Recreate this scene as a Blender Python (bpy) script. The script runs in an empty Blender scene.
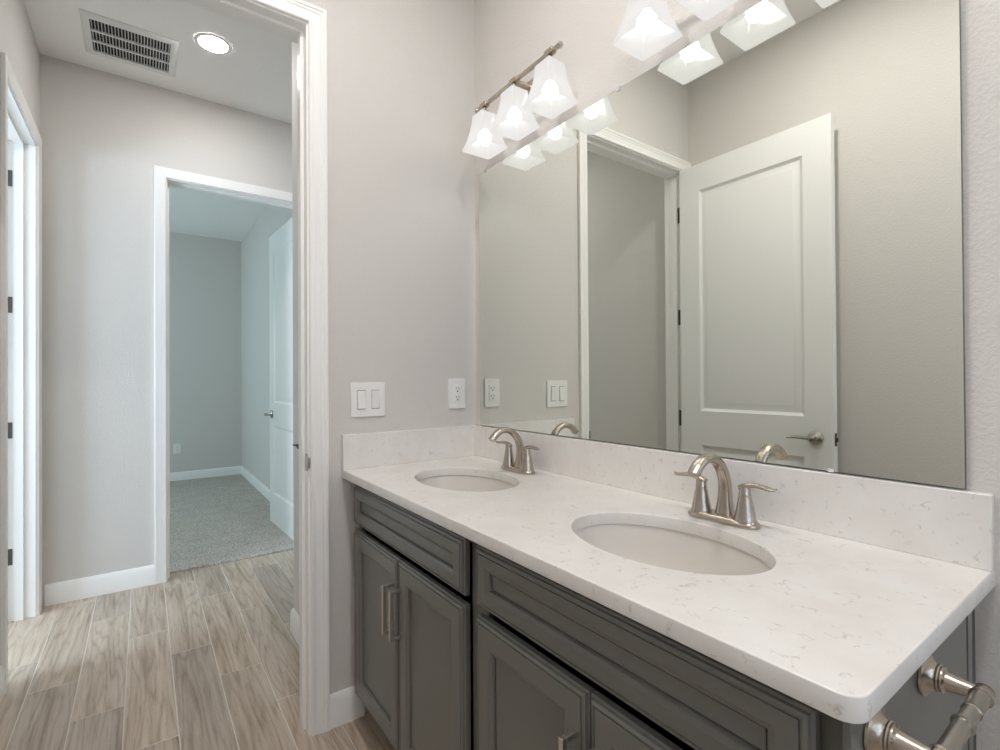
import bpy, bmesh, math, random
from mathutils import Vector, Matrix
PI = math.pi
C = bpy.context.scene
col = C.collection
random.seed(4)

# ---------------------------------------------------------------- camera
def make_camera():
    yaw, pitch, roll = [math.radians(a) for a in (35.6713, 0.3573, -0.3593)]
    f = Vector((math.sin(yaw)*math.cos(pitch), math.cos(yaw)*math.cos(pitch), math.sin(pitch)))
    r = Vector((math.cos(yaw), -math.sin(yaw), 0)); u = r.cross(f)
    r2 = r*math.cos(roll) + u*math.sin(roll); u2 = -r*math.sin(roll) + u*math.cos(roll)
    d = bpy.data.cameras.new('camera'); o = bpy.data.objects.new('camera', d); col.objects.link(o)
    m = Matrix.Identity(4)
    for i in range(3):
        m[i][0] = r2[i]; m[i][1] = u2[i]; m[i][2] = -f[i]
    m.translation = Vector((-1.1276, -1.7406, 1.1957))
    o.matrix_world = m
    d.sensor_width = 36; d.sensor_fit = 'HORIZONTAL'; d.lens = 497.58*36/1000
    d.clip_start = 0.02; d.clip_end = 50
    C.camera = o
make_camera()

# ---------------------------------------------------------------- exposure, sky, daylight
C.view_settings.view_transform = 'Standard'; C.view_settings.look = 'None'
C.view_settings.exposure = 0.95; C.view_settings.gamma = 1.0; C.view_settings.use_curve_mapping = False
cy = C.cycles
cy.max_bounces = 14; cy.diffuse_bounces = 7; cy.glossy_bounces = 6; cy.transmission_bounces = 6; cy.transparent_max_bounces = 12
cy.use_denoising = True; cy.caustics_reflective = False; cy.caustics_refractive = False; cy.sample_clamp_indirect = 6

w = bpy.data.worlds.new('World'); C.world = w; w.use_nodes = True
bg = w.node_tree.nodes['Background']; bg.inputs[0].default_value = (0.45, 0.66, 0.95, 1); bg.inputs[1].default_value = 1.0

BULB = 14.0        # radiance of the six vanity bulbs
CAN = 92.0        # radiance of the recessed hall lamp
FILLCAN = 138.0    # radiance of the added, unseen bathroom fill lamps
def daylight(name, loc, rot, sx, sy, power, color):
    d = bpy.data.lights.new(name, 'AREA'); d.shape = 'RECTANGLE'; d.size = sx; d.size_y = sy; d.energy = power; d.color = color
    o = bpy.data.objects.new(name, d); o.location = loc; o.rotation_euler = rot; col.objects.link(o); return o
# daylight coming in through the window of each bedroom
daylight('daylight_study', (-3.98, 0.45, 1.55), (0, -PI/2, 0), 1.3, 1.6, 58, (0.66, 0.83, 1.0))
daylight('daylight_bedroom', (-3.18, 3.7, 1.55), (0, -PI/2, 0), 1.3, 1.5, 15, (0.67, 0.91, 0.96))
# added fill light at a made-up rear window, unseen behind the camera
daylight('fill_bathroom', (-0.78, -2.93, 1.5), (PI/2, 0, PI), 1.1, 1.3, 17, (1.0, 0.97, 0.92))

# ---------------------------------------------------------------- materials
def srgb(r, g, b):
    f = lambda c: (c/255/12.92) if c/255 <= .04045 else ((c/255+.055)/1.055)**2.4
    return (f(r), f(g), f(b), 1)
def new_mat(name, color, rough=.5, metal=0.0, spec=.5):
    m = bpy.data.materials.new(name); m.use_nodes = True
    b = m.node_tree.nodes['Principled BSDF']
    b.inputs['Base Color'].default_value = color; b.inputs['Roughness'].default_value = rough
    b.inputs['Metallic'].default_value = metal; b.inputs['Specular IOR Level'].default_value = spec
    return m
class NT:
    def __init__(s, m): s.t = m.node_tree; s.b = s.t.nodes['Principled BSDF']
    def n(s, typ, **kw):
        o = s.t.nodes.new(typ)
        for k, v in kw.items(): setattr(o, k, v)
        return o
    def l(s, a, b): s.t.links.new(a, b)
    def coords(s, scale=(1, 1, 1)):
        tc = s.n('ShaderNodeTexCoord'); mp = s.n('ShaderNodeMapping'); mp.inputs['Scale'].default_value = scale
        s.l(tc.outputs['Object'], mp.inputs[0]); return mp.outputs[0]
    def noise(s, vec, scale, detail=2, rough=.5, dist=0):
        o = s.n('ShaderNodeTexNoise'); o.inputs['Scale'].default_value = scale; o.inputs['Detail'].default_value = detail
        o.inputs['Roughness'].default_value = rough; o.inputs['Distortion'].default_value = dist
        s.l(vec, o.inputs['Vector']); return o
    def ramp(s, fac, stops):
        o = s.n('ShaderNodeValToRGB'); cr = o.color_ramp
        while len(cr.elements) < len(stops): cr.elements.new(.5)
        for e, (p, c) in zip(cr.elements, stops): e.position = p; e.color = c
        s.l(fac, o.inputs[0]); return o.outputs[0]
    def mix(s, fac, a, b, mode='MIX'):
        o = s.n('ShaderNodeMix', data_type='RGBA', blend_type=mode)
        if isinstance(fac, (int, float)): o.inputs[0].default_value = fac
        else: s.l(fac, o.inputs[0])
        for sock, v in ((o.inputs[6], a), (o.inputs[7], b)):
            if isinstance(v, tuple): sock.default_value = v
            else: s.l(v, sock)
        return o.outputs[2]
    def bump(s, h, strength, dist):
        o = s.n('ShaderNodeBump'); o.inputs['Strength'].default_value = strength; o.inputs['Distance'].default_value = dist
        s.l(h, o.inputs['Height']); s.l(o.outputs[0], s.b.inputs['Normal'])
def wall_mat(name, color, strength=.25):
    m = new_mat(name, color, .7, spec=.3); t = NT(m); v = t.coords()
    n1 = t.noise(v, 130, 2, .5, .3)
    h = t.ramp(n1.outputs['Fac'], [(.42, (0, 0, 0, 1)), (.62, (1, 1, 1, 1))])
    t.bump(h, strength, .002); return m
M = {}
M['wall'] = wall_mat('wall_paint', srgb(213, 209, 204))
M['ceiling'] = wall_mat('ceiling_paint', srgb(245, 243, 240), .3)
M['trim'] = new_mat('trim_paint', srgb(242, 240, 237), .32)
M['door'] = new_mat('door_paint', srgb(238, 237, 234), .38)
M['plastic'] = new_mat('white_plastic', srgb(238, 237, 234), .35)
M['dark'] = new_mat('dark_slot', srgb(28, 27, 26), .8)
M['cab'] = new_mat('cabinet_paint', srgb(111, 109, 104), .30)
M['cabdark'] = new_mat('cabinet_frame_paint', srgb(72, 72, 68), .45)
M['porcelain'] = new_mat('porcelain', srgb(222, 217, 211), .15)
M['ventwhite'] = new_mat('vent_enamel', srgb(226, 225, 222), .45)
M['nickel'] = new_mat('brushed_nickel', srgb(186, 176, 164), .25, 1.0)
M['steel'] = new_mat('satin_steel', srgb(172, 168, 160), .28, 1.0)
M['gap'] = new_mat('painted_gap_shade', srgb(140, 138, 135), .6)  # grey that paints in the shade of the switch rocker gaps
M['pull'] = new_mat('satin_nickel_pull', srgb(208, 203, 196), .3, 1.0)
M['darkmetal'] = new_mat('dark_metal', srgb(96, 92, 86), .4, 1.0)
def mirror_mat():
    m = new_mat('mirror_silver', (.865, .885, .83, 1), .0, 1.0); t = NT(m); v = t.coords()
    n = t.noise(v, 9, 6, .7, 1.0)                                    # faint wiped smears
    r = t.ramp(n.outputs['Fac'], [(.66, (0, 0, 0, 1)), (.74, (.05, .05, .05, 1))]); t.l(r, t.b.inputs['Roughness']); return m
M['mirror'] = mirror_mat()
M['mirroredge'] = new_mat('mirror_edge', srgb(120, 124, 116), .2, .6)
def clear_mat():
    m = new_mat('clear_plastic', (.95, .95, .95, 1), .1); m.node_tree.nodes['Principled BSDF'].inputs['Alpha'].default_value = .6; return m
M['clear'] = clear_mat()
def quartz():
    m = new_mat('quartz', srgb(226, 222, 217), .2); t = NT(m); v = t.coords()
    big = t.noise(v, 11, 4, .6)
    base = t.ramp(big.outputs['Fac'], [(.32, srgb(226, 221, 216)), (.62, srgb(231, 228, 224))])
    dn = t.noise(v, 30, 3, .6); va = t.n('ShaderNodeVectorMath', operation='MULTIPLY_ADD')
    t.l(dn.outputs['Color'], va.inputs[0]); va.inputs[1].default_value = (.05, .05, .05); t.l(v, va.inputs[2])
    vo = t.n('ShaderNodeTexVoronoi', feature='DISTANCE_TO_EDGE'); vo.inputs['Scale'].default_value = 34; t.l(va.outputs[0], vo.inputs['Vector'])
    vein = t.ramp(vo.outputs['Distance'], [(.0, (1, 1, 1, 1)), (.05, (0, 0, 0, 1))])
    mk = t.noise(v, 46, 2, .5); mask = t.ramp(mk.outputs['Fac'], [(.56, (0, 0, 0, 1)), (.66, (1, 1, 1, 1))])
    f1 = t.mix(1.0, vein, mask, 'MULTIPLY')
    f2 = t.n('ShaderNodeMath', operation='MULTIPLY'); t.l(f1, f2.inputs[0]); f2.inputs[1].default_value = .42
    c = t.mix(f2.outputs[0], base, srgb(148, 134, 124))
    t.l(c, t.b.inputs['Base Color']); return m
M['quartz'] = quartz()
def plank_mat():
    m = new_mat('wood_look_tile', (.4, .35, .3, 1), .35); t = NT(m)
    at = t.n('ShaderNodeAttribute', attribute_name='plank'); v0 = t.coords()
    off = t.n('ShaderNodeVectorMath', operation='MULTIPLY_ADD'); t.l(at.outputs['Color'], off.inputs[0]); off.inputs[1].default_value = (13, 17, 9); t.l(v0, off.inputs[2])
    st = t.n('ShaderNodeVectorMath', operation='MULTIPLY'); t.l(off.outputs[0], st.inputs[0]); st.inputs[1].default_value = (1, .05, 1)
    big = t.noise(st.outputs[0], 13, 5, .62, 1.4)
    fine = t.noise(st.outputs[0], 120, 4, .7, .6)
    s2 = t.n('ShaderNodeVectorMath', operation='MULTIPLY'); t.l(off.outputs[0], s2.inputs[0]); s2.inputs[1].default_value = (1, .075, 1)
    warp = t.noise(s2.outputs[0], 9, 2, .45); cat = t.n('ShaderNodeMath', operation='MULTIPLY'); t.l(warp.outputs['Fac'], cat.inputs[0]); cat.inputs[1].default_value = 26
    sn = t.n('ShaderNodeMath', operation='PINGPONG'); t.l(cat.outputs[0], sn.inputs[0]); sn.inputs[1].default_value = 1   # long cathedral grain
    c1 = t.ramp(big.outputs['Fac'], [(.32, srgb(142, 123, 106)), (.46, srgb(184, 167, 149)), (.66, srgb(208, 196, 181))])
    c2 = t.ramp(sn.outputs[0], [(.0, srgb(138, 119, 102)), (.4, srgb(180, 164, 147)), (1, srgb(190, 176, 160))])
    c = t.mix(.48, c1, c2)
    fr = t.ramp(fine.outputs['Fac'], [(.36, (.68, .65, .61, 1)), (.52, (1.06, 1.06, 1.06, 1))])
    c = t.mix(.6, c, fr, 'MULTIPLY')
    sp = t.n('ShaderNodeSeparateColor'); t.l(at.outputs['Color'], sp.inputs[0])
    br = t.ramp(sp.outputs[0], [(0, (.84, .84, .85, 1)), (1, (1.1, 1.08, 1.05, 1))])
    c = t.mix(1.0, c, br, 'MULTIPLY'); t.l(c, t.b.inputs['Base Color'])
    t.bump(fine.outputs['Fac'], .12, .002); return m
M['plank'] = plank_mat()
M['grout'] = new_mat('grout', srgb(214, 207, 197), .9)
def carpet_mat():
    m = new_mat('carpet', srgb(150, 148, 144), .95, spec=.1); t = NT(m); v = t.coords()
    n1 = t.noise(v, 95, 3, .7); n2 = t.noise(v, 7, 3, .6)
    a = t.ramp(n1.outputs['Fac'], [(.30, srgb(116, 113, 109)), (.5, srgb(186, 180, 173)), (.70, srgb(226, 221, 214))])
    b = t.ramp(n2.outputs['Fac'], [(.35, (.92, .92, .91, 1)), (.65, (1.04, 1.03, 1.02, 1))])
    c = t.mix(1.0, a, b, 'MULTIPLY'); t.l(c, t.b.inputs['Base Color']); t.bump(n1.outputs['Fac'], .5, .006); return m
M['carpet'] = carpet_mat()
def glow(name, color, strength):
    m = bpy.data.materials.new(name); m.use_nodes = True; nt = m.node_tree; nt.nodes.clear()
    e = nt.nodes.new('ShaderNodeEmission'); e.inputs[0].default_value = color; e.inputs[1].default_value = strength
    o = nt.nodes.new('ShaderNodeOutputMaterial'); nt.links.new(e.outputs[0], o.inputs[0]); return m
M['bulb'] = glow('lit_bulb', (1, .965, .92, 1), BULB)
M['can'] = glow('lit_lens', (1, .972, .945, 1), CAN)
M['fillcan'] = glow('fill_bathroom_lens', (1, .975, .95, 1), FILLCAN)  # lens of the fill lamps added to the bathroom ceiling
def shade_mat():
    m = bpy.data.materials.new('frosted_shade_glass'); m.use_nodes = True; nt = m.node_tree; nt.nodes.clear()
    N = nt.nodes.new; tr = N('ShaderNodeBsdfTransparent'); tr.inputs[0].default_value = (.9, .9, .9, 1)
    tl = N('ShaderNodeBsdfTranslucent'); tl.inputs[0].default_value = (.03, .03, .03, 1)
    df = N('ShaderNodeBsdfDiffuse'); df.inputs[0].default_value = (.04, .04, .04, 1)
    em = N('ShaderNodeEmission'); em.inputs[0].default_value = (1, .975, .945, 1); em.inputs[1].default_value = .41
    gl = N('ShaderNodeBsdfGlossy'); gl.inputs['Roughness'].default_value = .15
    a1 = N('ShaderNodeAddShader'); a2 = N('ShaderNodeAddShader'); mx = N('ShaderNodeMixShader'); mx.inputs[0].default_value = .76; m2 = N('ShaderNodeMixShader'); m2.inputs[0].default_value = .04
    o = N('ShaderNodeOutputMaterial'); L = nt.links.new
    L(tl.outputs[0], a1.inputs[0]); L(df.outputs[0], a1.inputs[1]); L(a1.outputs[0], a2.inputs[0]); L(em.outputs[0], a2.inputs[1])
    L(tr.outputs[0], mx.inputs[1]); L(a2.outputs[0], mx.inputs[2]); L(mx.outputs[0], m2.inputs[1]); L(gl.outputs[0], m2.inputs[2]); L(m2.outputs[0], o.inputs[0])
    return m
M['shade'] = shade_mat()

# ---------------------------------------------------------------- mesh helpers
class MB:
    def __init__(s): s.v = []; s.f = []
    def box(s, lo, hi):
        (a, b, c), (d, e, g) = [min(p, q) for p, q in zip(lo, hi)], [max(p, q) for p, q in zip(lo, hi)]
        n = len(s.v)
        s.v += [(a, b, c), (d, b, c), (d, e, c), (a, e, c), (a, b, g), (d, b, g), (d, e, g), (a, e, g)]
        s.f += [tuple(n+i for i in q) for q in ((3, 2, 1, 0), (4, 5, 6, 7), (0, 1, 5, 4), (1, 2, 6, 5), (2, 3, 7, 6), (3, 0, 4, 7))]
        return s
    def loft(s, rings, closed=True, caps=(True, True)):
        n = len(s.v); k = len(rings[0])
        for r in rings: s.v += [tuple(p) for p in r]
        for i in range(len(rings)-1):
            for j in range(k if closed else k-1):
                j2 = (j+1) % k
                s.f.append((n+i*k+j, n+i*k+j2, n+(i+1)*k+j2, n+(i+1)*k+j))
        if caps[0]: s.f.append(tuple(n+j for j in range(k))[::-1])
        if caps[1]: s.f.append(tuple(n+(len(rings)-1)*k+j for j in range(k)))
        return s
    def lathe(s, prof, center=(0, 0, 0), axis='z', n=32, caps=(True, True), sx=1, sy=1):
        rings = []
        for r, h in prof:
            ring = []
            for i in range(n):
                a = 2*PI*i/n; x, y = r*math.cos(a)*sx, r*math.sin(a)*sy
                p = {'z': (x, y, h), 'y': (x, h, -y), 'x': (h, x, y), '-y': (x, -h, y), '-x': (-h, -x, y), '-z': (x, -y, -h)}[axis]
                ring.append(tuple(c+q for c, q in zip(center, p)))
            rings.append(ring)
        return s.loft(rings, True, caps)
    def sweep(s, path, secs, up=(0, 0, 1), n=16, power=2.0):
        """secs: (half width, half thickness) at each path point; section is a superellipse."""
        P = [Vector(p) for p in path]; rings = []
        side = None
        for i, p in enumerate(P):
            t = (P[min(i+1, len(P)-1)] - P[max(i-1, 0)]).normalized()
            if side is None:
                side = t.cross(Vector(up)).normalized()
            else:
                side = (side - t*side.dot(t)).normalized()
            nrm = side.cross(t)
            a, b = secs[i]; ring = []
            for k in range(n):
                th = 2*PI*k/n; c, q = math.cos(th), math.sin(th)
                e = 2/power
                ring.append(p + side*(a*math.copysign(abs(c)**e, c)) + nrm*(b*math.copysign(abs(q)**e, q)))
            rings.append(ring)
        return s.loft(rings)
def spline(pts, m=6):
    """Catmull-Rom through tuples of any length."""
    out = []
    for i in range(len(pts)-1):
        p0, p1, p2, p3 = pts[max(i-1, 0)], pts[i], pts[i+1], pts[min(i+2, len(pts)-1)]
        for k in range(m):
            t = k/m
            out.append(tuple(.5*((2*b)+(-a+c)*t+(2*a-5*b+4*c-d)*t*t+(-a+3*b-3*c+d)*t**3) for a, b, c, d in zip(p0, p1, p2, p3)))
    out.append(tuple(pts[-1])); return out
def obj(name, mb, mat, parent=None, bevel=0, smooth=40, seg=2):
    me = bpy.data.meshes.new(name); me.from_pydata(mb.v, [], mb.f)
    bm = bmesh.new(); bm.from_mesh(me); bmesh.ops.recalc_face_normals(bm, faces=bm.faces); bm.to_mesh(me); bm.free()
    if smooth:
        for p in me.polygons: p.use_smooth = True
        me.set_sharp_from_angle(angle=math.radians(smooth))
    me.materials.append(mat if not isinstance(mat, str) else M[mat])
    o = bpy.data.objects.new(name, me); col.objects.link(o)
    if parent: o.parent = parent
    if bevel:
        md = o.modifiers.new('edge', 'BEVEL'); md.width = bevel; md.segments = seg; md.limit_method = 'ANGLE'; md.angle_limit = math.radians(50)
        md.harden_normals = False
    return o
def tag(o, label, cat, group=None, kind=None):
    o['label'] = label; o['category'] = cat
    if group: o['group'] = group
    if kind: o['kind'] = kind
    return o
def thing(name, label, cat, loc=(0, 0, 0), rotz=0, group=None):
    o = bpy.data.objects.new(name, None); o.empty_display_size = .05; col.objects.link(o); o.location = loc; o.rotation_euler = (0, 0, rotz)
    return tag(o, label, cat, group)
def struct(name, mb, mat, label=None, **kw):
    o = obj(name, mb, mat, **kw); o['kind'] = 'structure'
    if label: o['label'] = label
    return o
def dup(root, loc, label, group=None):
    r = root.copy(); col.objects.link(r); r.location = loc; r['label'] = label
    if group: r['group'] = group
    for ch in list(root.children):
        c = ch.copy(); col.objects.link(c); c.parent = r
        for g in list(ch.children):
            d = g.copy(); col.objects.link(d); d.parent = c
    return r

H = 2.941; YH = 1.832; XL = -1.571; WT = .12; XST = -.548; YST = .755
XJR, XJL, JH = -.677, -1.468, 2.398          # bathroom doorway
BXL, BXR = -1.007, -.187                    # bedroom doorway
LY0, LY1 = .985, 1.70                        # doorway on the hall's other side
YB, XB = 5.26, -.116

# ---------------------------------------------------------------- floor, carpet, ceiling
def build_floor():
    PWID, PL, G = .1535, .88, .0016
    v, f, mats, cols = [], [], [], []
    X0, X1, Y0, Y1 = -1.70, 1.70, -2.95, 1.955
    v += [(X0, Y0, -.0009), (X1, Y0, -.0009), (X1, Y1, -.0009), (X0, Y1, -.0009)]; f.append((0, 1, 2, 3)); mats.append(1); cols.append((0, 0, 0, 1))
    v += [(X0, Y0, -.08), (X1, Y0, -.08), (X1, Y1, -.08), (X0, Y1, -.08)]; f.append((7, 6, 5, 4)); mats.append(1); cols.append((0, 0, 0, 1))
    for a, b in ((0, 1), (1, 2), (2, 3), (3, 0)): f.append((a+4, b+4, b, a)); mats.append(1); cols.append((0, 0, 0, 1))
    k0 = math.floor((X0+1.03)/PWID)
    for k in range(k0, k0+24):
        xa, xb = max(X0, -1.03+k*PWID)+G, min(X1, -1.03+(k+1)*PWID)-G
        if xb <= xa: continue
        y = .867 - .302*(k % 3) - PL*5
        while y < Y1:
            ya, yb = max(Y0, y)+G, min(Y1, y+PL)-G
            y += PL
            if yb <= ya: continue
            n = len(v); e = .0012
            v += [(xa, ya, -.0009), (xb, ya, -.0009), (xb, yb, -.0009), (xa, yb, -.0009),
                  (xa+e, ya+e, 0), (xb-e, ya+e, 0), (xb-e, yb-e, 0), (xa+e, yb-e, 0)]
            c = (random.random(), random.random(), random.random(), 1)
            for q in ((4, 5, 6, 7), (0, 1, 5, 4), (1, 2, 6, 5), (2, 3, 7, 6), (3, 0, 4, 7)):
                f.append(tuple(n+i for i in q)); mats.append(0); cols.append(c)
    me = bpy.data.meshes.new('floor'); me.from_pydata(v, [], f)
    me.materials.append(M['plank']); me.materials.append(M['grout'])
    at = me.attributes.new('plank', 'FLOAT_COLOR', 'CORNER')
    for p, mi, c in zip(me.polygons, mats, cols):
        p.material_index = mi
        for li in p.loop_indices: at.data[li].color = c
    o = bpy.data.objects.new('floor', me); col.objects.link(o); o['kind'] = 'structure'; o['label'] = 'greyish brown wood look plank tile floor'
build_floor()
def carpet_slab(name, x0, y0, x1, y1, label):
    mb = MB().box((x0, y0, -.08), (x1, y1, .012))
    struct(name, mb, 'carpet', label, bevel=.008, smooth=60)
carpet_slab('floor_bedroom', -3.3, 1.957, .0, 5.4, 'speckled grey carpet of the far bedroom')
carpet_slab('floor_study', -4.1, -1.0, -1.702, 1.95, 'grey carpet of the side room')
struct('ceiling', MB().box((-4.2, -3.1, H), (1.8, 5.5, H+.1)), 'ceiling', smooth=0)

# ---------------------------------------------------------------- walls
def wall_with_opening(name, axis, c0, c1, a0, a1, o0, o1, oh, label=None, sill=0):
    """A wall slab between c0..c1 across `axis`, running a0..a1, with one opening o0..o1 up to oh."""
    mb = MB()
    def bx(p, q, z0, z1):
        if q-p < 1e-4 or z1-z0 < 1e-4: return
        mb.box((p, c0, z0), (q, c1, z1)) if axis == 'y' else mb.box((c0, p, z0), (c1, q, z1))
    bx(a0, o0, 0, H); bx(o1, a1, 0, H); bx(o0, o1, oh, H); bx(o0, o1, 0, sill)
    return struct(name, mb, 'wall', label, smooth=0)
J = .018
wall_with_opening('wall_end', 'y', 0, WT, -1.69, .12, XJL-J, XJR+J, JH+J, 'bathroom end wall with the doorway')
struct('wall_right', MB().box((0, -2.95, 0), (.12, 0, H)), 'wall', 'bathroom wall behind the mirror', smooth=0)
struct('wall_left', MB().box((-1.65, -2.95, 0), (-1.53, 0, H)), 'wall', 'bathroom wall opposite the mirror', smooth=0)
wall_with_opening('wall_rear', 'y', -3.07, -2.95, -1.65, .12, -1.36, -.20, 2.2, None, .8)  # opening made for the added rear window, out of view
wall_with_opening('wall_hall_end', 'y', YH, YH+WT, -1.69, 1.70, BXL-J, BXR+J, JH+J, 'hall wall with the bedroom doorway')
wall_with_opening('wall_hall_left', 'x', XL-WT, XL, WT, YH, LY0-J, LY1+J, JH+J, 'hall wall with the side room doorway')
struct('wall_hall_right', MB().box((XST, WT, 0), (1.58, YST, H)), 'wall', 'short hall wall beside the bathroom doorway', smooth=0)
struct('wall_hall_far_right', MB().box((1.58, .5, 0), (1.70, YH, H)), 'wall', smooth=0)
struct('wall_bedroom_far', MB().box((-3.3, YB, 0), (.0, YB+.12, H)), 'wall', 'far bedroom wall', smooth=0)
struct('wall_bedroom_right', MB().box((XB, YH+WT, 0), (XB+.12, YB, H)), 'wall', 'bedroom side wall behind the open door', smooth=0)
wall_with_opening('wall_bedroom_left', 'x', -3.32, -3.2, YH+WT, YB, 2.95, 4.45, 2.2, None, .9)
struct('wall_bedroom_near', MB().box((-3.3, YH, 0), (-1.69, YH+WT, H)), 'wall', smooth=0)
wall_with_opening('wall_study_left', 'x', -4.12, -4.0, -1.0, YH+WT, -.35, 1.25, 2.2, None, .9)
struct('wall_study_near', MB().box((-4.12, -1.12, 0), (-1.65, -1.0, H)), 'wall', smooth=0)
struct('wall_study_far', MB().box((-4.12, YH, 0), (-3.3, YH+WT, H)), 'wall', smooth=0)
for i, (x, y0, y1) in enumerate(((-3.26, 2.95, 4.45), (-4.06, -.35, 1.25))):
    mb = MB()
    ym = (y0+y1)/2
    mb.box((x-.03, y0, .9), (x+.03, y0+.05, 2.2)).box((x-.03, y1-.05, .9), (x+.03, y1, 2.2))
    mb.box((x-.03, y0+.05, .9), (x+.03, y1-.05, .95)).box((x-.03, y0+.05, 2.15), (x+.03, y1-.05, 2.2)).box((x-.02, y0+.05, 1.53), (x+.02, y1-.05, 1.57))
    struct('window_%d' % (i+1), mb, 'trim', smooth=0)

mb = MB(); x0, x1, y = -1.36, -.20, -3.01
mb.box((x0, y-.03, .8), (x0+.05, y+.03, 2.2)).box((x1-.05, y-.03, .8), (x1, y+.03, 2.2)).box((x0+.05, y-.03, .8), (x1-.05, y+.03, .85)).box((x0+.05, y-.03, 2.15), (x1-.05, y+.03, 2.2)).box((x0+.05, y-.02, 1.48), (x1-.05, y+.02, 1.52))
struct('window_3', mb, 'trim', smooth=0)  # frame of the added rear window, never in view
# ---------------------------------------------------------------- door jambs and casings
CAS = [(.0, .0), (.0, .009), (.003, .0115), (.013, .0115), (.015, .0100), (.018, .0098), (.021, .0108), (.034, .0128), (.037, .0150), (.040, .0150), (.042, .0138), (.045, .0140), (.048, .017), (.056, .0175), (.059, .016), (.059, .0)]
CAS2 = [(.0, .0), (.0, .010), (.004, .0125), (.020, .0135), (.040, .0150), (.056, .0165), (.059, .015), (.059, .0)]
def casing(mb, fixed, a0, a1, top, axis, sign, z0=0, prof=CAS):
    """Mitred casing round an opening a0..a1; `fixed` is the wall face, `sign` its outward side."""
    rings = [[], [], [], []]
    for d, t in prof:
        for ring, (a, z) in zip(rings, ((a0-d, z0), (a0-d, top+d), (a1+d, top+d), (a1+d, z0))):
            c = fixed + sign*t
            ring.append((a, c, z) if axis == 'y' else (c, a, z))
    mb.loft(rings)
def jamb(mb, c0, c1, a0, a1, top, axis, stop0, stop1):
    def bx(p, q, lo, hi, s0, s1):
        mb.box((p, s0, lo), (q, s1, hi)) if axis == 'y' else mb.box((s0, p, lo), (s1, q, hi))
    for p, q in ((a0-J, a0), (a1, a1+J)): bx(p, q, 0, top+J, c0, c1)
    bx(a0, a1, top, top+J, c0, c1)
    S = .011
    bx(a0, a0+S, 0, top-S, stop0, stop1); bx(a1-S, a1, 0, top-S, stop0, stop1); bx(a0, a1, top-S, top, stop0, stop1)
R5 = .006
def frame(name, axis, c0, c1, a0, a1, stop, label, sides=(1, 1), prof=CAS):
    mb = MB(); jamb(mb, c0, c1, a0, a1, JH, axis, *stop)
    if sides[0]: casing(mb, c0, a0-R5, a1+R5, JH+R5, axis, -1, 0, prof)
    if sides[1]: casing(mb, c1, a0-R5, a1+R5, JH+R5, axis, 1, 0, prof)
    return struct(name, mb, 'trim', label, smooth=25)
t1 = frame('trim_1', 'y', 0, WT, XJL, XJR, (.037, .075), 'white fluted door casing and jamb of the bathroom doorway')
t2 = frame('trim_2', 'y', YH, YH+WT, BXL, BXR, (YH+.04, YH+.08), 'white door casing of the bedroom doorway', (1, 0), CAS2)
t3 = frame('trim_3', 'x', XL-WT, XL, LY0, LY1, (XL-.08, XL-.045), 'white door casing of the hall doorway into the side room', (0, 1), CAS2)
# strike plate and its lip on the bathroom jamb
mb = MB().box((XJR-.0015, .001, .886), (XJR+.001, .028, .944)).box((XJR-.003, -.0125, .897), (XJR+.0035, .002, .933))
obj('strike_plate', mb, 'steel', t1, bevel=.0015)
obj('strike_hole', MB().box((XJR-.0009, .012, .905), (XJR, .024, .925)), 'dark', t1)

# ---------------------------------------------------------------- baseboards
def baseboard(name, path, sign=1, label=None):
    """Profile swept with mitres along a polyline; `sign` picks which side of the path is the room."""
    prof = [(0, 0), (.013, 0), (.013, .088), (.0105, .094), (.0095, .1), (.006, .108), (.0035, .112), (0, .112)]
    P = [Vector((x, y)) for x, y in path]; rings = []
    for i, p in enumerate(P):
        ns = []
        for a, b in ((i-1, i), (i, i+1)):
            if a >= 0 and b < len(P):
                d = (P[b]-P[a]).normalized(); ns.append(Vector((-d.y, d.x))*sign)
        if len(ns) == 1: off = ns[0]
        else:
            off = (ns[0]+ns[1]); off = off/(off.length_squared/2) if off.length > 1e-6 else ns[0]
        rings.append([(p.x+off.x*t, p.y+off.y*t, z) for t, z in prof])
    mb = MB().loft(rings); struct(name, mb, 'trim', label, smooth=25)
baseboard('baseboard_end', [(-.612, 0), (-.49, 0)], -1, 'white baseboard between the door casing and the vanity')
baseboard('baseboard_end_left', [(-1.53, -.02), (-1.53, -2.95)], 1)
baseboard('baseboard_hall_end', [(XL+.018, YH), (BXL-.066, YH)], -1, 'white hall baseboard beside the bedroom doorway')
baseboard('baseboard_hall_left', [(XL, WT), (XL, LY0-.066)], -1)
baseboard('baseboard_hall_right', [(XST, WT+.018), (XST, YST), (.6, YST)], 1, 'white baseboard wrapping the short hall wall corner')
baseboard('baseboard_bedroom', [(-3.2, YB), (XB, YB), (XB, YH+WT+.02)], -1, 'white bedroom baseboard')
baseboard('baseboard_right', [(0, -1.56), (0, -2.95)], -1)

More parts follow.
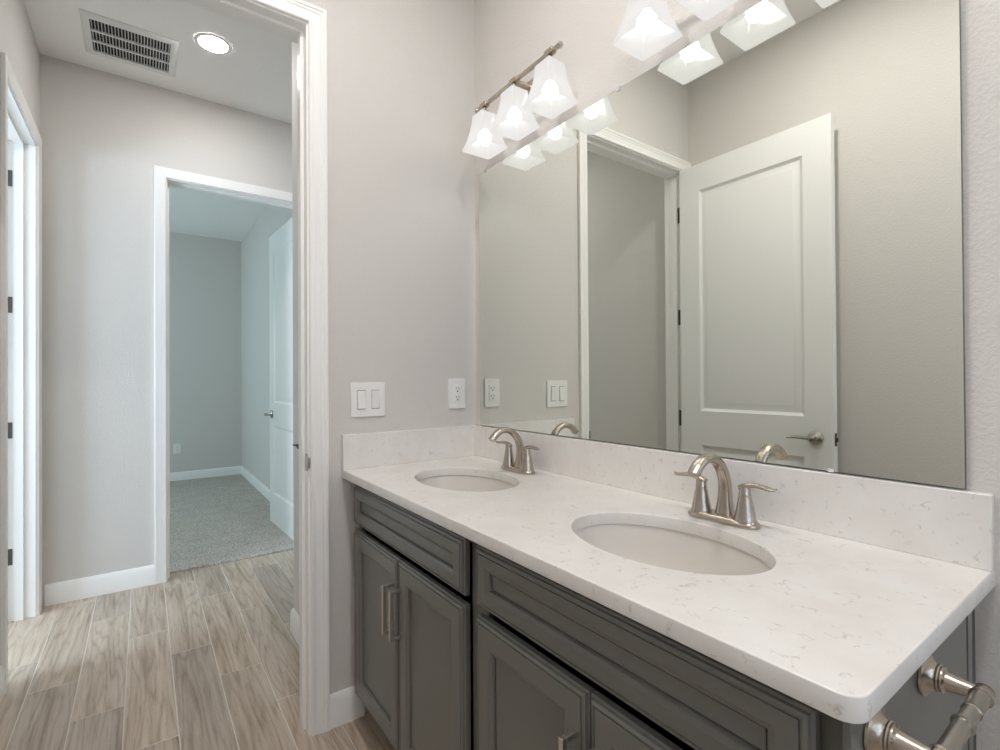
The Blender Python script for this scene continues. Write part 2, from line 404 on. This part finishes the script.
# ---------------------------------------------------------------- panelled slabs (doors, drawer fronts)
def panel_face(mb, w, h, y, out, panels, rings, edge=()):
    """One face of a slab at depth y; `out` = -1 when it faces -y. panels share x0,x1, listed bottom to top."""
    Y = lambda d: y - out*d
    def quad(a, b, c, d): n = len(mb.v); mb.v.extend([a, b, c, d]); mb.f.append((n, n+1, n+2, n+3))
    def ring(r0, r1, d0, d1):
        (a, b, c, d), (e, f, g, k) = r0, r1
        A = [(a, Y(d0), c), (b, Y(d0), c), (b, Y(d0), d), (a, Y(d0), d)]; B = [(e, Y(d1), g), (f, Y(d1), g), (f, Y(d1), k), (e, Y(d1), k)]
        for i in range(4): quad(A[i], A[(i+1) % 4], B[(i+1) % 4], B[i])
    e0 = 0
    if edge:
        for (i0, d0), (i1, d1) in zip(edge, edge[1:]): ring((i0, w-i0, i0, h-i0), (i1, w-i1, i1, h-i1), d0, d1)
        e0 = edge[-1][0]
    L, Rr, B, T = e0, w-e0, e0, h-e0
    x0, x1 = panels[0][0], panels[0][1]
    quad((L, y, B), (x0, y, B), (x0, y, T), (L, y, T)); quad((x1, y, B), (Rr, y, B), (Rr, y, T), (x1, y, T))
    zs = [B]
    for p in panels: zs += [p[2], p[3]]
    zs.append(T)
    for i in range(0, len(zs), 2): quad((x0, y, zs[i]), (x1, y, zs[i]), (x1, y, zs[i+1]), (x0, y, zs[i+1]))
    for (a, b, c, d) in panels:
        prev = (0, 0)
        for i, dp in rings:
            pi, pd = prev
            ring((a+pi, b-pi, c+pi, d-pi), (a+i, b-i, c+i, d-i), pd, dp); prev = (i, dp)
        i, dp = prev
        quad((a+i, Y(dp), c+i), (b-i, Y(dp), c+i), (b-i, Y(dp), d-i), (a+i, Y(dp), d-i))
def slab(w, h, t, panels, rings, edge=(), both=False):
    mb = MB(); ed = edge[0][1] if edge else 0
    panel_face(mb, w, h, 0, -1, panels, rings, edge)
    if both: panel_face(mb, w, h, t, 1, panels, rings)
    else:
        n = len(mb.v); mb.v += [(0, t, 0), (w, t, 0), (w, t, h), (0, t, h)]; mb.f.append((n+3, n+2, n+1, n))
    A = [(0, ed, 0), (w, ed, 0), (w, ed, h), (0, ed, h)]; B = [(0, t, 0), (w, t, 0), (w, t, h), (0, t, h)]
    for i in range(4):
        n = len(mb.v); mb.v += [A[i], B[i], B[(i+1) % 4], A[(i+1) % 4]]; mb.f.append((n, n+1, n+2, n+3))
    return mb
def weld(o, d=1e-5):
    bm = bmesh.new(); bm.from_mesh(o.data); bmesh.ops.remove_doubles(bm, verts=bm.verts, dist=d)
    bmesh.ops.recalc_face_normals(bm, faces=bm.faces); bm.to_mesh(o.data); bm.free()
    o.data.set_sharp_from_angle(angle=math.radians(20)); return o
def lever(parent, x, z, y, out, toward):
    """Lever handle on a door face at depth y, `out` = which side, lever pointing `toward` +-x."""
    mb = MB()
    prof = [(.0, 0), (.033, 0), (.033, .005), (.030, .009), (.016, .012), (.0115, .016), (.0105, .040), (.0125, .046), (.0125, .058), (.008, .061), (0, .061)]
    mb.lathe([(max(r, .0004), h) for r, h in prof], (x, y, z), 'y' if out > 0 else '-y', 28)
    pts = spline([(x-.008*toward, y+out*.051, z), (x+.02*toward, y+out*.053, z+.001), (x+.055*toward, y+out*.054, z+.002), (x+.09*toward, y+out*.052, z), (x+.104*toward, y+out*.049, z-.001)], 4)
    n = len(pts); mb.sweep(pts, [(.0075+.002*i/n, .0085-.003*i/n) for i in range(n)], n=12)
    obj('door_handle', mb, 'steel', parent, smooth=50)
DR = [(.010, .008), (.016, .0105), (.024, .0105), (.046, .003), (.050, .0025)]
def door(name, pivot, rotz, w, label, levers, hinges, leaf=True):
    sw = .122; h = 2.385
    panels = [(sw, w-sw, .245, .805), (sw, w-sw, .995, 2.235)]
    o = weld(obj(name, slab(w, h, .035, panels, DR, both=True), 'door'))
    o.location = (pivot[0], pivot[1], .010); o.rotation_euler = (0, 0, rotz); tag(o, label, 'door', kind='structure')
    for out in levers: lever(o, w-.075, .898, .035 if out > 0 else 0, out, -1)
    mb = MB().box((w-.0005, .005, .865), (w+.0012, .030, .925)).box((w, .011, .885), (w+.009, .023, .905))
    obj('latch_plate', mb, 'darkmetal', o, bevel=.001)
    for z in hinges:
        mb = MB().box((-.036, .000, z-.045), (-.003, .003, z+.045)); mb.lathe([(.0055, z-.047), (.0055, z+.047)], (-.002, -.003, 0), 'z', 14)
        obj('hinge', mb, 'darkmetal', o)
    return o
door('door_1', (XJL, -.004), math.radians(-90.2), .785, 'white two panel bathroom door standing open, seen in the mirror', (-1, 1), (2.14, 1.537, .945, .33))
door('door_2', (-.187, 1.955), math.radians(92.5), .85, 'white two panel bedroom door standing open onto the carpet', (-1, 1), (2.14, 1.537, .945, .33))
d3 = door('door_3', (-1.693, 1.697), math.radians(180),   .70, 'white side room door swung open behind the hall casing', (-1, 1), ())
for z in (2.20, 1.567, .940, .31):
    mb = MB().box((-.001, -.004, z-.045), (.036, -.0005, z+.045)); mb = MB().box((-.036, .000, z-.040), (-.004, -.0030, z+.040))
    obj('hinge', mb, 'darkmetal', d3, bevel=.0008)

# ---------------------------------------------------------------- vanity cabinets
EDGE = [(0, .008), (.004, .0065), (.0052, .0022), (.009, .0), (.0112, .0), (.0118, .0022), (.0138, .0022), (.0144, 0)]
CR = [(.002, .0012), (.007, .0040), (.0095, .0046), (.0110, .0085), (.0112, .0140), (.0142, .0140), (.0144, .0100)]
def pull(parent, x, z0, z1):
    mb = MB(); s = .0048; y = -.034
    mb.box((x-s, y, z0), (x+s, y+2*s, z1)).box((x-s, y+2*s, z0), (x+s, .001, z0+2*s)).box((x-s, y+2*s, z1-2*s), (x+s, .001, z1))
    obj('handle', mb, 'pull', parent, bevel=.0008)
FX = -.545                                           # face of the doors; the fronts look toward -x
def cabinet(ya, yb, y0, split, y1, label, end_panel):
    """Cabinet from ya to yb (ya nearer the end wall); its fronts run y0..y1. Local x runs along -y."""
    t = thing('vanity_cabinet', label, 'cabinet', (FX, ya, 0), -PI/2, 'bathroom vanity cabinets')
    L = lambda y: ya - y                             # world y to local x; local y = world x - FX
    W = L(yb)
    mb = MB(); top = .849; B = .128
    fr = .020                                        # face frame sits behind the doors
    f0, f1, fs = L(y0)+.03, L(y1)-.03, L(split)
    mb.box((0, fr+.006, .10), (max(f0-.012, .018), fr+.019, top)).box((W-.020 if not end_panel else f1+.012, fr+.006, .10), (W, fr+.019, top))
    mb.box((f0-.012, fr+.006, .10), (f1+.012, fr+.019, .130))
    obj('face_frame', mb, 'cab', t, bevel=.001)
    mb = MB(); mb.box((0, fr+.019, .10), (.016, .537, top)).box((W-.016, fr+.019, .10), (W, .537, top)).box((.016, fr+.019, .10), (W-.016, .53, .118)).box((.016, .53, .10), (W-.016, .537, top))
    obj('carcass', mb, 'cabdark', t)
    obj('toe_kick', MB().box((0, .085, 0), (W, .10, .099)), 'cabdark', t)
    dw = L(y1)-L(y0); dh = .1285
    o = weld(obj('drawer_front', slab(dw, dh, .0195, [(.040, dw-.040, .036, dh-.036)], CR, EDGE), 'cab', t)); o.location = (L(y0), 0, .7045)
    for a, b, hx in ((y0, split+.0015, .028), (split-.0015, y1, None)):
        ww = L(b)-L(a); hh = .684-B
        o = weld(obj('door', slab(ww, hh, .0195, [(.050, ww-.050, .052, hh-.052)], CR, EDGE), 'cab', t)); o.location = (L(a), 0, B)
        pull(o, ww-.026 if hx else .020, .473-B, .611-B)
    if end_panel:
        mb = MB().box((W, .004, 0), (W+.008, .445, top)).box((W, .455, 0), (W+.008, .478, top)).box((W, .445, 0), (W+.001, .455, top))
        obj('end_panel', mb, 'cab', t, bevel=.0012)
    else:
        obj('filler_strip', MB().box((-.03, .045, .10), (-.0005, .058, top)), 'cab', t)
    return t
cabinet(-.052, -.800, -.064, -.426, -.780, 'dark grey vanity cabinet nearer the doorway, two doors under one false drawer', False)
cabinet(-.801, -1.526, -.829, -1.165, -1.499, 'dark grey vanity cabinet beside the paper holder, under the second sink', True)

# ---------------------------------------------------------------- countertop
CD, CL, HC, CT, BS = .5637, 1.550, .879, .028, .123
SX, SA, SB, SY = -.296, .2053, .1453, (-.392, -1.127)
def countertop():
    t = thing('countertop', 'white quartz vanity countertop with two oval sink cutouts and low backsplash', 'countertop', (-.28, -.78, HC-CT))
    cu = bpy.data.curves.new('slab', 'CURVE'); cu.dimensions = '2D'; cu.fill_mode = 'BOTH'; b = .002; cu.extrude = CT/2-b; cu.bevel_depth = b; cu.bevel_resolution = 2; cu.offset = -b
    def poly(pts):
        s = cu.splines.new('POLY'); s.points.add(len(pts)-1); s.use_cyclic_u = True
        for p, (x, y) in zip(s.points, pts): p.co = (x+.28, y+.78, 0, 1)
    R = .024
    arc = [(-CD+R-R*math.sin(a), -CL+R-R*math.cos(a)) for a in [PI/2*i/8 for i in range(9)]]
    poly([(-.001, -.001), (-CD, -.001)] + arc[::-1] + [(-.001, -CL)])
    for sy in SY: poly([(SX+SB*math.cos(2*PI*i/72), sy+SA*math.sin(2*PI*i/72)) for i in range(72)])
    tmp = bpy.data.objects.new('slab', cu); col.objects.link(tmp)
    me = bpy.data.meshes.new_from_object(tmp.evaluated_get(bpy.context.evaluated_depsgraph_get()))
    bpy.data.objects.remove(tmp); bpy.data.curves.remove(cu)
    for p in me.polygons: p.use_smooth = True
    me.set_sharp_from_angle(angle=math.radians(35)); me.materials.clear(); me.materials.append(M['quartz'])
    o = bpy.data.objects.new('slab', me); col.objects.link(o); o.parent = t; o.location = (0, 0, CT/2)
    D = Vector((.28, .78, 0)); z = CT
    def lb(lo, hi): return MB().box(Vector(lo)+D, Vector(hi)+D)
    obj('backsplash', lb((-.020, -CL, z), (-.001, -.0005, z+BS)), 'quartz', t, bevel=.0015)
    obj('side_splash', lb((-CD, -.020, z), (-.0205, -.0005, z+BS)), 'quartz', t, bevel=.0015)
    return t
countertop()

def make_sink(y, label):
    t = thing('sink', label, 'sink', (SX, y, HC-CT-.001), 0, 'oval undermount sinks')
    mb = MB(); a, b = SB+.004, SA+.004; dep = .135
    prof = [(1.10, 0), (1.0, 0), (.992, -.006), (.978, -.03), (.95, -.06), (.90, -.088), (.80, -.112), (.62, -.127), (.40, -.133), (.14, -dep), (.10, -dep)]
    outer = [(.10, -dep-.01), (.4, -dep-.008), (.64, -.137), (.84, -.120), (.95, -.09), (1.0, -.06), (1.03, -.03), (1.04, -.012), (1.10, -.010)]
    rings = []
    for s_, h in prof+outer+[prof[0]]:
        rings.append([(a*s_*math.cos(2*PI*i/64), b*s_*math.sin(2*PI*i/64), h) for i in range(64)])
    mb.loft(rings, True, (False, False)); obj('basin', mb, 'porcelain', t, smooth=60)
    mb = MB(); mb.lathe([(.0005, -dep+.004), (.012, -dep+.004), (.016, -dep+.001), (.022, -dep+.003), (.024, -dep+.001), (.021, -dep-.02), (.0005, -dep-.02)], (0, 0, 0), 'z', 28)
    obj('drain', mb, 'nickel', t)
    return t
s = make_sink(SY[0], 'oval white undermount sink near the corner of the counter')
dup(s, (SX, SY[1], HC-CT-.001), 'oval white undermount sink at the open end of the counter')

# ---------------------------------------------------------------- faucets
def make_faucet(x, y, label):
    t = thing('faucet', label, 'faucet', (x, y, HC), 0, 'brushed nickel basin faucets')
    # base plate: rounded, domed, running along the wall
    mb = MB(); rings = []
    def stad(rx, ry, z):
        return [(rx*math.copysign(abs(math.cos(a))**.75, math.cos(a)), ry*math.copysign(abs(math.sin(a))**.62, math.sin(a)), z) for a in [2*PI*i/40 for i in range(40)]]
    for rx, ry, z in ((.0275, .079, .0003), (.0285, .080, .003), (.0285, .080, .006), (.026, .077, .010), (.022, .072, .0135), (.017, .062, .0155)): rings.append(stad(rx, ry, z))
    mb.loft(rings); obj('base_plate', mb, 'nickel', t)
    # spout
    pts = [(.010, 0, .008), (.010, 0, .020), (.011, 0, .045), (.011, 0, .075), (.003, 0, .104), (-.016, 0, .128), (-.042, 0, .1415), (-.070, 0, .1410), (-.091, 0, .130), (-.108, 0, .1135)]
    sec = [(.0235, .0195), (.0195, .0165), (.0150, .0135), (.0132, .0120), (.0126, .0112), (.0125, .0105), (.0128, .0100), (.0130, .0098), (.0132, .0098), (.0132, .0098)]
    full = spline([p+q for p, q in zip(pts, sec)], 5)
    mb = MB(); mb.sweep([f[:3] for f in full], [f[3:] for f in full], up=(1, 0, 0), n=24, power=2.6)
    sp = obj('spout', mb, 'nickel', t, smooth=50)
    mb = MB(); mb.lathe([(.0035, .012), (.0025, .014), (.0025, .052), (.0045, .055), (.0055, .059), (.0045, .063), (.0008, .065)], (.030, 0, 0), 'z', 14); obj('lift_rod', mb, 'nickel', t)
    for sg in (1, -1):
        mb = MB()
        prof = [(.0235, .008), (.0235, .012), (.0215, .017), (.0192, .028), (.0165, .042), (.0140, .056), (.0120, .064), (.0122, .066), (.0122, .069), (.0112, .071), (.0112, .078), (.0095, .083), (.0004, .085)]
        mb.lathe(prof, (0, sg*.0508, 0), 'z', 8 if False else 28); h = obj('handle_body', mb, 'nickel', t, smooth=45)
        y0 = sg*.0508
        P = [(0, y0-sg*.011, .081, .0085, .005), (0, y0+sg*.002, .0855, .0105, .0062), (-.001, y0+sg*.020, .0895, .0088, .0055), (-.002, y0+sg*.038, .0890, .0090, .0048), (-.003, y0+sg*.050, .0872, .0098, .0042), (-.004, y0+sg*.060, .0870, .0085, .0034), (-.004, y0+sg*.067, .0900, .0035, .0018)]
        full = spline(P, 4); mb = MB(); mb.sweep([f[:3] for f in full], [f[3:] for f in full], n=16)
        obj('lever', mb, 'nickel', h, smooth=60)
    return t
FXX = -.092
fa = make_faucet(FXX, -.398, 'brushed nickel arched faucet behind the sink near the corner')
dup(fa, (FXX, -1.134, HC), 'brushed nickel arched faucet behind the sink at the open end')

# ---------------------------------------------------------------- mirror
MZ0, MZ1, MY0, MY1 = 1.0045, 2.0305, -.0425, -1.517
t = thing('mirror', 'large frameless wall mirror over the vanity, held by small clips', 'mirror', (0, (MY0+MY1)/2, MZ0))
hl = (MY0-MY1)/2; hz = MZ1-MZ0
obj('glass', MB().box((-.0092, -hl+.0008, .0008), (-.0086, hl-.0008, hz-.0008)), 'mirror', t, smooth=0)
obj('glass_edge', MB().box((-.0085, -hl, 0), (-.0035, hl, hz)), 'mirroredge', t, smooth=0)
for y, z, s in ((hl-.045, hz, 1), (0, hz, 1), (-hl+.12, hz, 1), (hl-.05, 0, -1), (-hl+.20, 0, -1)):
    mb = MB().box((-.0122, y-.006, z-.007 if s > 0 else z-.001), (-.0094, y+.006, z+.006 if s > 0 else z+.006))
    if s > 0: mb.box((-.0094, y-.006, z+.001), (-.0002, y+.006, z+.006))
    obj('clip', mb, 'clear', t, bevel=.001)

# ---------------------------------------------------------------- vanity lights
def make_light(y, label):
    t = thing('vanity_light', label, 'light fixture', (0, y, 2.04), 0, 'three shade vanity lights above the mirror')
    X = -.101; zb = .163
    obj('backplate', MB().box((-.016, -.105, .108), (-.0005, .105, .208)), 'nickel', t, bevel=.004)
    mb = MB(); mb.sweep([(-.015, 0, .164), (-.05, 0, .1635), (X, 0, zb)], [(.011, .007)]*3, n=12, power=4); obj('arm', mb, 'nickel', t)
    mb = MB().box((X-.006, -.224, zb-.0055), (X+.006, .224, zb+.0055))
    mb.lathe([(.0004, .222), (.0085, .222), (.0098, .226), (.0098, .231), (.0075, .235), (.0004, .236)], (X, 0, zb), 'y', 18)
    mb.lathe([(.0004, .222), (.0085, .222), (.0098, .226), (.0098, .231), (.0075, .235), (.0004, .236)], (X, 0, zb), '-y', 18)
    obj('bar', mb, 'nickel', t, bevel=.0015)
    for dy in (.182, 0, -.182):
        mb = MB().box((X-.0105, dy-.020, zb-.008), (X+.0095, dy+.018, zb+.008))
        mb.lathe([(.0075, zb-.009), (.0075, .141), (.018, .140), (.020, .137), (.020, .125), (.0004, .124)], (X, dy, 0), 'z', 24)
        s = obj('shade_holder', mb, 'nickel', t, bevel=.0008)
        # flared square glass shade, concave sides, open below
        n = 9; rings = []
        def sq(r, z):
            c = .10*r; k = r
            pts = []
            for sx, sy in ((1, 1), (-1, 1), (-1, -1), (1, -1)):
                arc = [(sx*(k-c)+c*math.cos(a), sy*(k-c)+c*math.sin(a)) for a in [math.atan2(sy, sx)+d for d in (-PI/4, 0, PI/4)]]
                pts += arc
            return [(X+px, dy+py, z) for px, py in pts]
        for i in range(n+1):
            q = i/n; rings.append(sq(.0340+.0288*q**1.75, .125-.125*q))
        inner = [sq((.0340+.0288*(i/n)**1.75)-.0025, .125-.125*(i/n)+(-.0025 if i == 0 else 0)) for i in range(n, -1, -1)]
        mb = MB(); mb.loft(rings+inner, True, (True, True)); obj('shade', mb, 'shade', t, smooth=50)
        mb = MB(); mb.lathe([(.0105, .070)] + [(.0260*math.cos(a), .044-.0260*math.sin(a)*1.0) for a in [-1.15+2.70*k/10 for k in range(11)]] + [(.0004, .0180)], (X, dy, 0), 'z', 20)
        b_ = obj('bulb', mb, 'bulb', t)
        mb = MB(); mb.lathe([(.0135, .1238), (.0135, .0725), (.0108, .0705), (.0004, .0704)], (X, dy, 0), 'z', 20); obj('bulb_base', mb, 'plastic', b_)
    return t
vl = make_light(-.404, 'nickel three light bar with frosted square shades, nearer the corner')
dup(vl, (0, -1.132, 2.04), 'nickel three light bar with frosted square shades, cut off by the top of the picture')

# ---------------------------------------------------------------- wall plates
def screws(mb, pts, y=-.0062):
    for x, z in pts: mb.lathe([(.003, y), (.0028, y-.0008), (.0004, y-.001)], (x, 0, z), 'y', 12)
def outlet_plate(name, label, loc, duplex=True):
    t = thing(name, label, 'electrical outlet', loc)
    obj('plate', MB().box((-.0385, -.006, -.060), (.0385, -.0002, .060)), 'plastic', t, bevel=.0022)
    r = obj('receptacle', MB().box((-.0165, -.0085, -.0335), (.0165, -.006, .0335)), 'plastic', t, bevel=.0012)
    mb = MB()
    for z in (.016, -.018):
        mb.box((-.0075, -.0092, z+.001), (-.0055, -.0084, z+.010)).box((.0055, -.0092, z+.001), (.0075, -.0084, z+.009))
        mb.lathe([(.003, -.0084), (.003, -.0092), (.0003, -.0092)], (0, 0, z-.006), 'y', 12)
    obj('slots', mb, 'dark', r, smooth=0)
    for z in (.048, -.048):
        mb = MB(); screws(mb, ((0, z),)); obj('screw', mb, 'plastic', t)
    return t
outlet_plate('wall_outlet', 'white rectangular electrical outlet on the end wall beside the mirror', (-.0955, 0, 1.134))
outlet_plate('wall_outlet', 'small white electrical outlet low on the far bedroom wall', (-.800, YB, .388))
t = thing('light_switch', 'white double rocker light switch plate above the side splash', 'light switch', (-.467, 0, 1.1215))
mb = MB(); mb.box((-.0635, -.006, -.0615), (.0635, -.0002, .0615)); obj('plate', mb, 'plastic', t, bevel=.0022)
for sx, tilt in ((-.0265, 1), (.0265, -1)):
    mb = MB().box((sx-.0150, -.0066, -.0345), (sx+.0150, -.006, .0345)); obj('rocker_gap_shade', mb, 'gap', t)  # grey backing colour stands in for the shaded gap round the rocker
    n = MB(); a, b = (-.0078, -.0125) if tilt > 0 else (-.0115, -.0075)
    n.loft([[(sx-.0137, -.0065, -.032), (sx+.0137, -.0065, -.032), (sx+.0137, b, -.032), (sx-.0137, b, -.032)], [(sx-.0137, -.0065, .032), (sx+.0137, -.0065, .032), (sx+.0137, a, .032), (sx-.0137, a, .032)]])
    obj('rocker', n, 'plastic', t, bevel=.0006)
    for z in (.0485, -.0485):
        mb = MB(); screws(mb, ((sx, z),)); obj('screw', mb, 'plastic', t)

# ---------------------------------------------------------------- toilet paper holder on the vanity's end
t = thing('toilet_paper_holder', 'brushed nickel toilet paper holder with bare roller on the vanity end panel', 'toilet paper holder', (-.397, -1.534, .812))
for x in (.088, -.088):
    mb = MB(); mb.lathe([(.0005, 0), (.0265, 0), (.0275, .0018), (.0272, .004), (.0235, .0065), (.0190, .009), (.0165, .012), (.0158, .0135), (.0172, .0145), (.0176, .016), (.0170, .0175), (.0155, .0182), (.0164, .0192), (.0162, .0208), (.0132, .022), (.0120, .023), (.0098, .036), (.0080, .051), (.0004, .0515)], (x, 0, 0), '-y', 32)
    p_ = obj('post', mb, 'nickel', t, smooth=35)
    mb = MB(); sg = 1 if x > 0 else -1
    mb.lathe([(.0004, -.010), (.0090, -.010), (.0104, -.008), (.0104, .007), (.0114, .008), (.0114, .0100), (.0092, .011), (.0004, .011)], (x, -.056, 0), '-x' if sg > 0 else 'x', 28)
    obj('end_cup', mb, 'nickel', p_, smooth=35)
mb = MB(); mb.lathe([(.0004, -.078), (.0092, -.078), (.0092, -.038), (.0096, -.037), (.0096, -.035), (.0084, -.034), (.0084, -.004), (.0108, -.003), (.0108, .001), (.0084, .002), (.0084, .078), (.0004, .078)], (0, -.056, 0), '-x', 28)
obj('roller', mb, 'steel', t, smooth=35)

# ---------------------------------------------------------------- hall ceiling: vent and recessed lamp; added bathroom fill lamps
t = thing('air_vent', 'white louvered return air grille in the hall ceiling', 'air vent', (-1.1715, 1.474, H))
fx, fy, ox, oy = .198, .186, .164, .144
mb = MB(); rings = []
for a, b, z in ((fx, fy, -.0002), (fx, fy, -.004), (fx-.006, fy-.006, -.009), (ox+.004, oy+.004, -.012), (ox, oy, -.010), (ox, oy, -.0002)):
    rings.append([(-a, -b, z), (a, -b, z), (a, b, z), (-a, b, z)])
mb.loft(rings, True, (False, False)); obj('frame', mb, 'ventwhite', t)
obj('duct_back', MB().box((-ox, -oy, -.0012), (ox, oy, -.0003)), 'dark', t)
for y in (-oy/3, oy/3): obj('divider', MB().box((-ox, y-.006, -.0105), (ox, y+.006, -.0015)), 'ventwhite', t, bevel=.001)
mb = MB(); nf = 25
for i in range(nf):
    x = -ox+2*ox*(i+.5)/nf; d = .0016
    mb.loft([[(x-d-.0007, yy, -.0015), (x-d+.0007, yy, -.0015), (x+d+.0007, yy, -.0095), (x+d-.0007, yy, -.0095)] for yy in (-oy, oy)])
obj('louvers', mb, 'ventwhite', t, smooth=0)
def can_light(loc, label, mat='can', group=None):
    t = thing('recessed_light', label, 'ceiling light', loc, 0, group)
    mb = MB(); mb.lathe([(.064, -.0005), (.0655, -.003), (.072, -.0042), (.084, -.003), (.086, -.0005)], (0, 0, 0), 'z', 48, (False, False)); obj('trim_ring', mb, 'ventwhite', t)
    mb = MB(); mb.lathe([(.0653, -.0005), (.0653, -.0035), (.050, -.0060), (.0004, -.0085)], (0, 0, 0), 'z', 40, (False, True)); obj('lens', mb, mat, t)
    return t
cl = can_light((-.828, 1.212, H), 'round lit recessed lamp in the hall ceiling beside the air grille')
bc = can_light((-.80, -.85, H), 'added unseen round recessed fill lamp in the bathroom ceiling over the vanity', 'fillcan')  # this lamp and its copy are added out of view to brighten the bathroom
dup(bc, (-.80, -1.80, H), 'added unseen round recessed fill lamp in the bathroom ceiling near the paper holder')

# small latch on the bathroom jamb, at its hall edge
t = thing('wall_latch', 'small dark metal latch at the hall edge of the bathroom door jamb', 'latch', (XJR, .090, .960))
obj('plate', MB().box((-.0025, -.030, -.011), (-.0002, .018, .011)), 'darkmetal', t, bevel=.0008)
mb = MB().box((-.012, -.008, -.007), (-.0025, .012, .009)); mb.sweep([(-.011, 0, .003), (-.013, .02, .003), (-.013, .042, .002)], [(.005, .004)]*3, n=10); obj('lever', mb, 'darkmetal', t, bevel=.0008)
